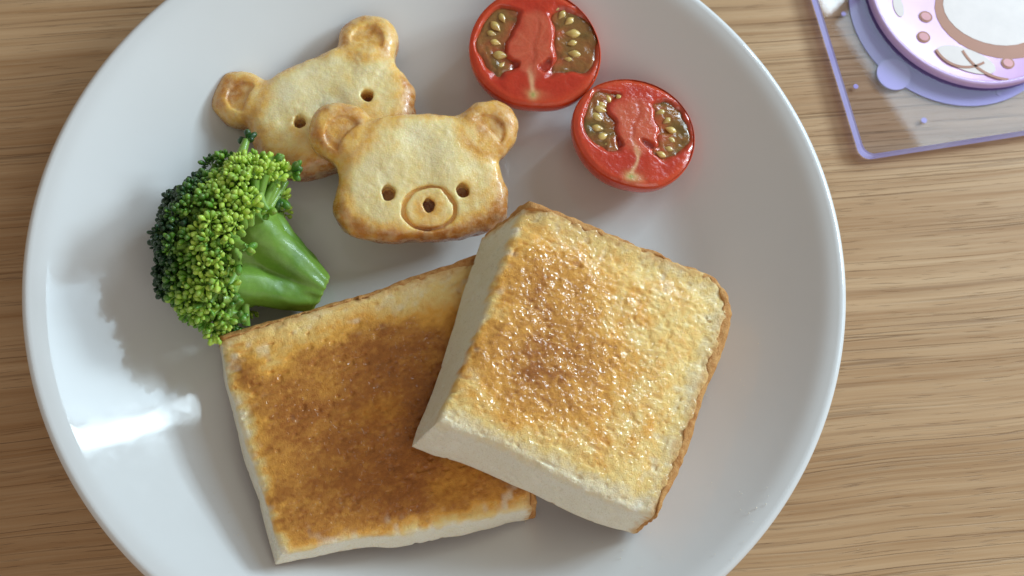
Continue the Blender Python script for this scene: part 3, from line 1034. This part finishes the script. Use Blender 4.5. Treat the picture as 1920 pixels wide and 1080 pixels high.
# the buds nearest the lens are single objects, the rest one mass
def facing(b):
    tocam = CP - b[0]
    tocam /= np.linalg.norm(tocam)
    out = (b[0] - hub) / np.linalg.norm(b[0] - hub)
    return b[0][2] * 30 + 0.8 * float(out @ tocam) + 0.3 * float(b[1] @ tocam)
buds.sort(key=facing, reverse=True)
def bud_matrix(pos, dv, s):
    q = Vector(dv).to_track_quat('Z', 'Y')
    return Matrix.Translation(Vector(pos - bro_base)) @ q.to_matrix().to_4x4() @ Matrix.Rotation(random.uniform(0, 6.28), 4, 'Z') @ Matrix.Diagonal((s, s * random.uniform(.9, 1.1), s * random.uniform(1.0, 1.6), 1))
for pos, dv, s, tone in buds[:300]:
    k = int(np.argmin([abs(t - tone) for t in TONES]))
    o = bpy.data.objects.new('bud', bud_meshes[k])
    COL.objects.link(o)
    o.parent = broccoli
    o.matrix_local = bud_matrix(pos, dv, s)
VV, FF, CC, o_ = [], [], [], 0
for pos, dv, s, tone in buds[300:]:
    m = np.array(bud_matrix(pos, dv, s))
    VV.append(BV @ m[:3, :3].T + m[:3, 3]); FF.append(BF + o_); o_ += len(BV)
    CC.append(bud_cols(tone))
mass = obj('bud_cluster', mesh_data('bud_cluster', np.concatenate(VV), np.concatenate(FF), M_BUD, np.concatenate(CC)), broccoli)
mass['kind'] = 'stuff'

# ------------------------------------------------------------------ coaster
M_CLEAR = mat_clear('clear_acrylic', (0.92, 0.91, 0.925))
def mat_edge():
    t = NT('violet_acrylic_edge')
    n = t.noise(60, 2, 0.5, t.coords())
    c = t.mix(n.outputs['Fac'], (0.40, 0.34, 0.80, 1), (0.68, 0.70, 0.95, 1))
    t.link(c, t.bsdf.inputs['Base Color'])
    t.set(rough=0.1, spec=0.6)
    tl = t.add('ShaderNodeBsdfTranslucent')
    t.link(c, tl.inputs['Color'])
    mx = t.add('ShaderNodeMixShader')
    mx.inputs[0].default_value = 0.55
    t.link(t.bsdf.outputs[0], mx.inputs[1])
    t.link(tl.outputs[0], mx.inputs[2])
    t.link(mx.outputs[0], t.out.inputs['Surface'])
    return t.m
M_EDGE = mat_edge()
M_PRINT = mat_plain('violet_print', (0.34, 0.26, 0.70), 0.3)
M_PRINT2 = mat_plain('light_violet_print', (0.42, 0.34, 0.78), 0.3)
M_DISC = mat_plain('lilac_print', (0.80, 0.50, 0.82), 0.2)
M_DISCRIM = mat_plain('pale_lilac_rim', (0.70, 0.50, 0.84), 0.08, 0.7)
M_CREAM = mat_plain('cream_print', (0.80, 0.70, 0.66), 0.3)
M_BROWN = mat_plain('brown_print', (0.42, 0.16, 0.075), 0.3)
M_PINK = mat_plain('pink_print', (0.72, 0.32, 0.34), 0.3)
ZT = 0.0042
corner = at(1622, 293, ZT)
pl = at(1526, 0, ZT)
pb = at(1920, 247, ZT)
ex = (pb - corner); ex[2] = 0; ex /= np.linalg.norm(ex)
ey = (pl - corner); ey[2] = 0; ey -= ex * (ey @ ex); ey /= np.linalg.norm(ey)
SZ = 0.090
coaster = thing('coaster', 'clear violet edged acrylic coaster with round lilac centre, right of the plate', 'coaster', (corner[0], corner[1], 0))
c0 = np.array((corner[0], corner[1], 0))
def cl(u, v, z):
    return ex * u + ey * v + np.array((0, 0, z))
def rounded(sz, r, inset=0.0, seg=8):
    P = []
    for cx, cy, a0 in ((r, r, 180), (sz - r, r, 270), (sz - r, sz - r, 0), (r, sz - r, 90)):
        for k in range(seg + 1):
            a = math.radians(a0 + 90 * k / seg)
            P.append((cx + (r - inset) * math.cos(a), cy + (r - inset) * math.sin(a)))
    return P
ring = rounded(SZ, 0.004)
ring_in = rounded(SZ, 0.004, 0.0004)
n = len(ring)
V = [cl(u, v, ZT) for u, v in ring_in] + [cl(u, v, 0.0004) for u, v in ring_in]
obj('sheet', mesh_data('sheet', V, [tuple(range(n)), tuple(range(2 * n - 1, n - 1, -1))], M_CLEAR, smooth=False), coaster)
ro = rounded(SZ, 0.004)
V = [cl(u, v, ZT) for u, v in ring_in] + [cl(u, v, ZT - 0.0004) for u, v in ro] + [cl(u, v, 0.0006) for u, v in ro] + [cl(u, v, 0.0003) for u, v in ring_in]
Fc = [(j * n + (k + 1) % n, j * n + k, (j + 1) * n + k, (j + 1) * n + (k + 1) % n) for j in range(3) for k in range(n)]
obj('edge', mesh_data('edge', V, Fc, M_EDGE, smooth=False), coaster)

def to_uv(px_, py_, z=ZT):
    p = at(px_, py_, z) - c0
    return float(p @ ex), float(p @ ey)

def slab(name, pts, z0, z1, mat, parent):
    """thin printed or moulded shape: outline in coaster coordinates"""
    m = len(pts)
    V = [cl(u, v, z1) for u, v in pts] + [cl(u, v, z0) for u, v in pts]
    Fc = [tuple(range(m))] + [(k, m + k, m + (k + 1) % m, (k + 1) % m) for k in range(m)]
    return obj(name, mesh_data(name, V, Fc, mat, smooth=False), parent)

def circle(u, v, r, seg=32, sy=1.0, rot=0.0):
    ca, sa = math.cos(rot), math.sin(rot)
    P = []
    for k in range(seg):
        a = 2 * PI * k / seg
        x_, y_ = r * math.cos(a), r * sy * math.sin(a)
        P.append((u + x_ * ca - y_ * sa, v + x_ * sa + y_ * ca))
    return P
PXM = 0.000152
for qx, qy, qr in ((1588, 17, 5.5), (1611, 154, 5.5), (1740, 218, 6.5), (1881, 167, 5.5)):
    u, v = to_uv(qx, qy)
    slab('printed_dot', circle(u, v, qr * PXM), 0.0010, 0.0013, M_PRINT2, coaster)
u, v = to_uv(1682, 132)
slab('printed_patch', circle(u, v, 38 * PXM), 0.0012, 0.0016, M_PRINT2, coaster)
dp = np.array((0.17807, 0.10836, 0)) - c0
du, dv = float(dp @ ex), float(dp @ ey)
RD = 0.0370
slab('printed_patch', circle(du - 0.0062, dv - 0.0042, RD * 0.99, 64), 0.0006, 0.0010, M_PRINT, coaster)
# round domed centre
pr = [(0.00002, 0.0062), (RD * 0.945, 0.0062), (RD * 0.955, 0.0064), (RD * 0.967, 0.0067), (RD * 0.985, 0.0066), (RD * 0.995, 0.0062), (RD, 0.0056), (RD, 0.0043)]
lv, lf = lathe(pr, 96)
lw = np.array([cl(du + a, dv + b, c_) for a, b, c_ in lv])
half_n = 2 * 96
disc = obj('centre_disc', mesh_data('centre_disc', lw, lf[:96 * 2], M_DISC), coaster)
obj('disc_rim', mesh_data('disc_rim', lw, lf[96 * 2:], M_DISCRIM), disc)
def px_shape(name, pts, z0, z1, mat):
    return slab(name, [to_uv(a, b, 0.0064) for a, b in pts], z0, z1, mat, disc)
def ell(cx, cy, a, b, rot=0, seg=28):
    return [(cx + a * math.cos(t) * math.cos(rot) - b * math.sin(t) * math.sin(rot), cy + a * math.cos(t) * math.sin(rot) + b * math.sin(t) * math.cos(rot)) for t in [2 * PI * k / seg for k in range(seg)]]
px_shape('printed_shape', ell(1868, 30, 118, 76, 0.28), 0.00622, 0.00630, M_BROWN)
px_shape('printed_shape', ell(1862, 22, 96, 60, 0.28), 0.00630, 0.00638, M_CREAM)
px_shape('printed_shape', ell(1812, 112, 58, 20, 0.35), 0.00632, 0.00642, M_CREAM)
px_shape('printed_shape', ell(1685, 12, 9, 20, -0.3), 0.00625, 0.00635, M_CREAM)
def stroke(pts, w):
    L_, R_ = [], []
    for k, (a, b) in enumerate(pts):
        a0, b0 = pts[max(0, k - 1)]
        a1, b1 = pts[min(len(pts) - 1, k + 1)]
        d = math.hypot(a1 - a0, b1 - b0)
        nx, ny = -(b1 - b0) / d * w, (a1 - a0) / d * w
        L_.append((a + nx, b + ny)); R_.append((a - nx, b - ny))
    return L_ + R_[::-1]
for cx, cy, r, a0, a1 in ((1812, 60, 66, 60, 150), (1900, 40, 110, 95, 150)):
    px_shape('printed_line', stroke([(cx + r * math.cos(math.radians(a0 + (a1 - a0) * k / 14)), cy + r * math.sin(math.radians(a0 + (a1 - a0) * k / 14))) for k in range(15)], 2.2), 0.00646, 0.00656, M_BROWN)
for a, b in ((1736, 31), (1732, 69), (1890, 118)):
    px_shape('printed_shape', ell(a, b, 13, 10, 0.4), 0.00625, 0.00640, M_BROWN)
    px_shape('printed_shape', ell(a, b, 9.5, 7, 0.4), 0.00640, 0.00655, M_PINK)

# ------------------------------------------------------------------ crumbs scattered on the plate
M_CRUMB = mat_plain('bread_crumb', (0.92, 0.84, 0.68), 0.7)
VV, FF, o_ = [], [], 0
spots = [(1418, 952, 3.0), (1404, 962, 2.4), (1436, 945, 2.6), (1412, 978, 1.8), (1440, 930, 2.0), (1325, 742, 3.6), (1334, 905, 2.0), (650, 1026, 4.0), (905, 985, 4), (985, 978, 3.5), (960, 975, 3), (1300, 800, 2.4),
         (410, 652, 3), (217, 640, 2), (700, 1020, 2.5)]
spots += [(random.gauss(1120, 190), random.gauss(1030, 26), random.uniform(1.2, 2.8)) for _ in range(12)]
spots += [(random.gauss(1390, 40), random.uniform(620, 960), random.uniform(1.2, 2.6)) for _ in range(12)]
spots += [(random.gauss(450, 30), random.uniform(760, 1040), random.uniform(1.2, 2.4)) for _ in range(8)]
for px_, py_, s in spots:
    p = at(px_, py_, 0.0066)
    for _ in range(4):
        zz = plate_z(min(0.113, math.hypot(p[0], p[1])))
        p = at(px_, py_, zz + 0.0004)
    for k in range(6):
        pass
    V = np.array([(1, 0, 0), (-1, 0, 0), (0, 1, 0), (0, -1, 0), (0, 0, 1), (0, 0, -1)]) * (s * 0.00007 * np.array([random.uniform(.6, 1.4) for _ in range(3)]))
    VV.append(V + p)
    FF.append(np.array([(0, 2, 4), (2, 1, 4), (1, 3, 4), (3, 0, 4), (2, 0, 5), (1, 2, 5), (3, 1, 5), (0, 3, 5)]) + o_)
    o_ += 6
cr = obj('bread_crumbs', mesh_data('bread_crumbs', np.concatenate(VV), np.concatenate(FF), M_CRUMB, smooth=False))
cr['kind'] = 'stuff'
cr['label'] = 'tiny toast crumbs scattered on the plate around the toast'
cr['category'] = 'crumbs'
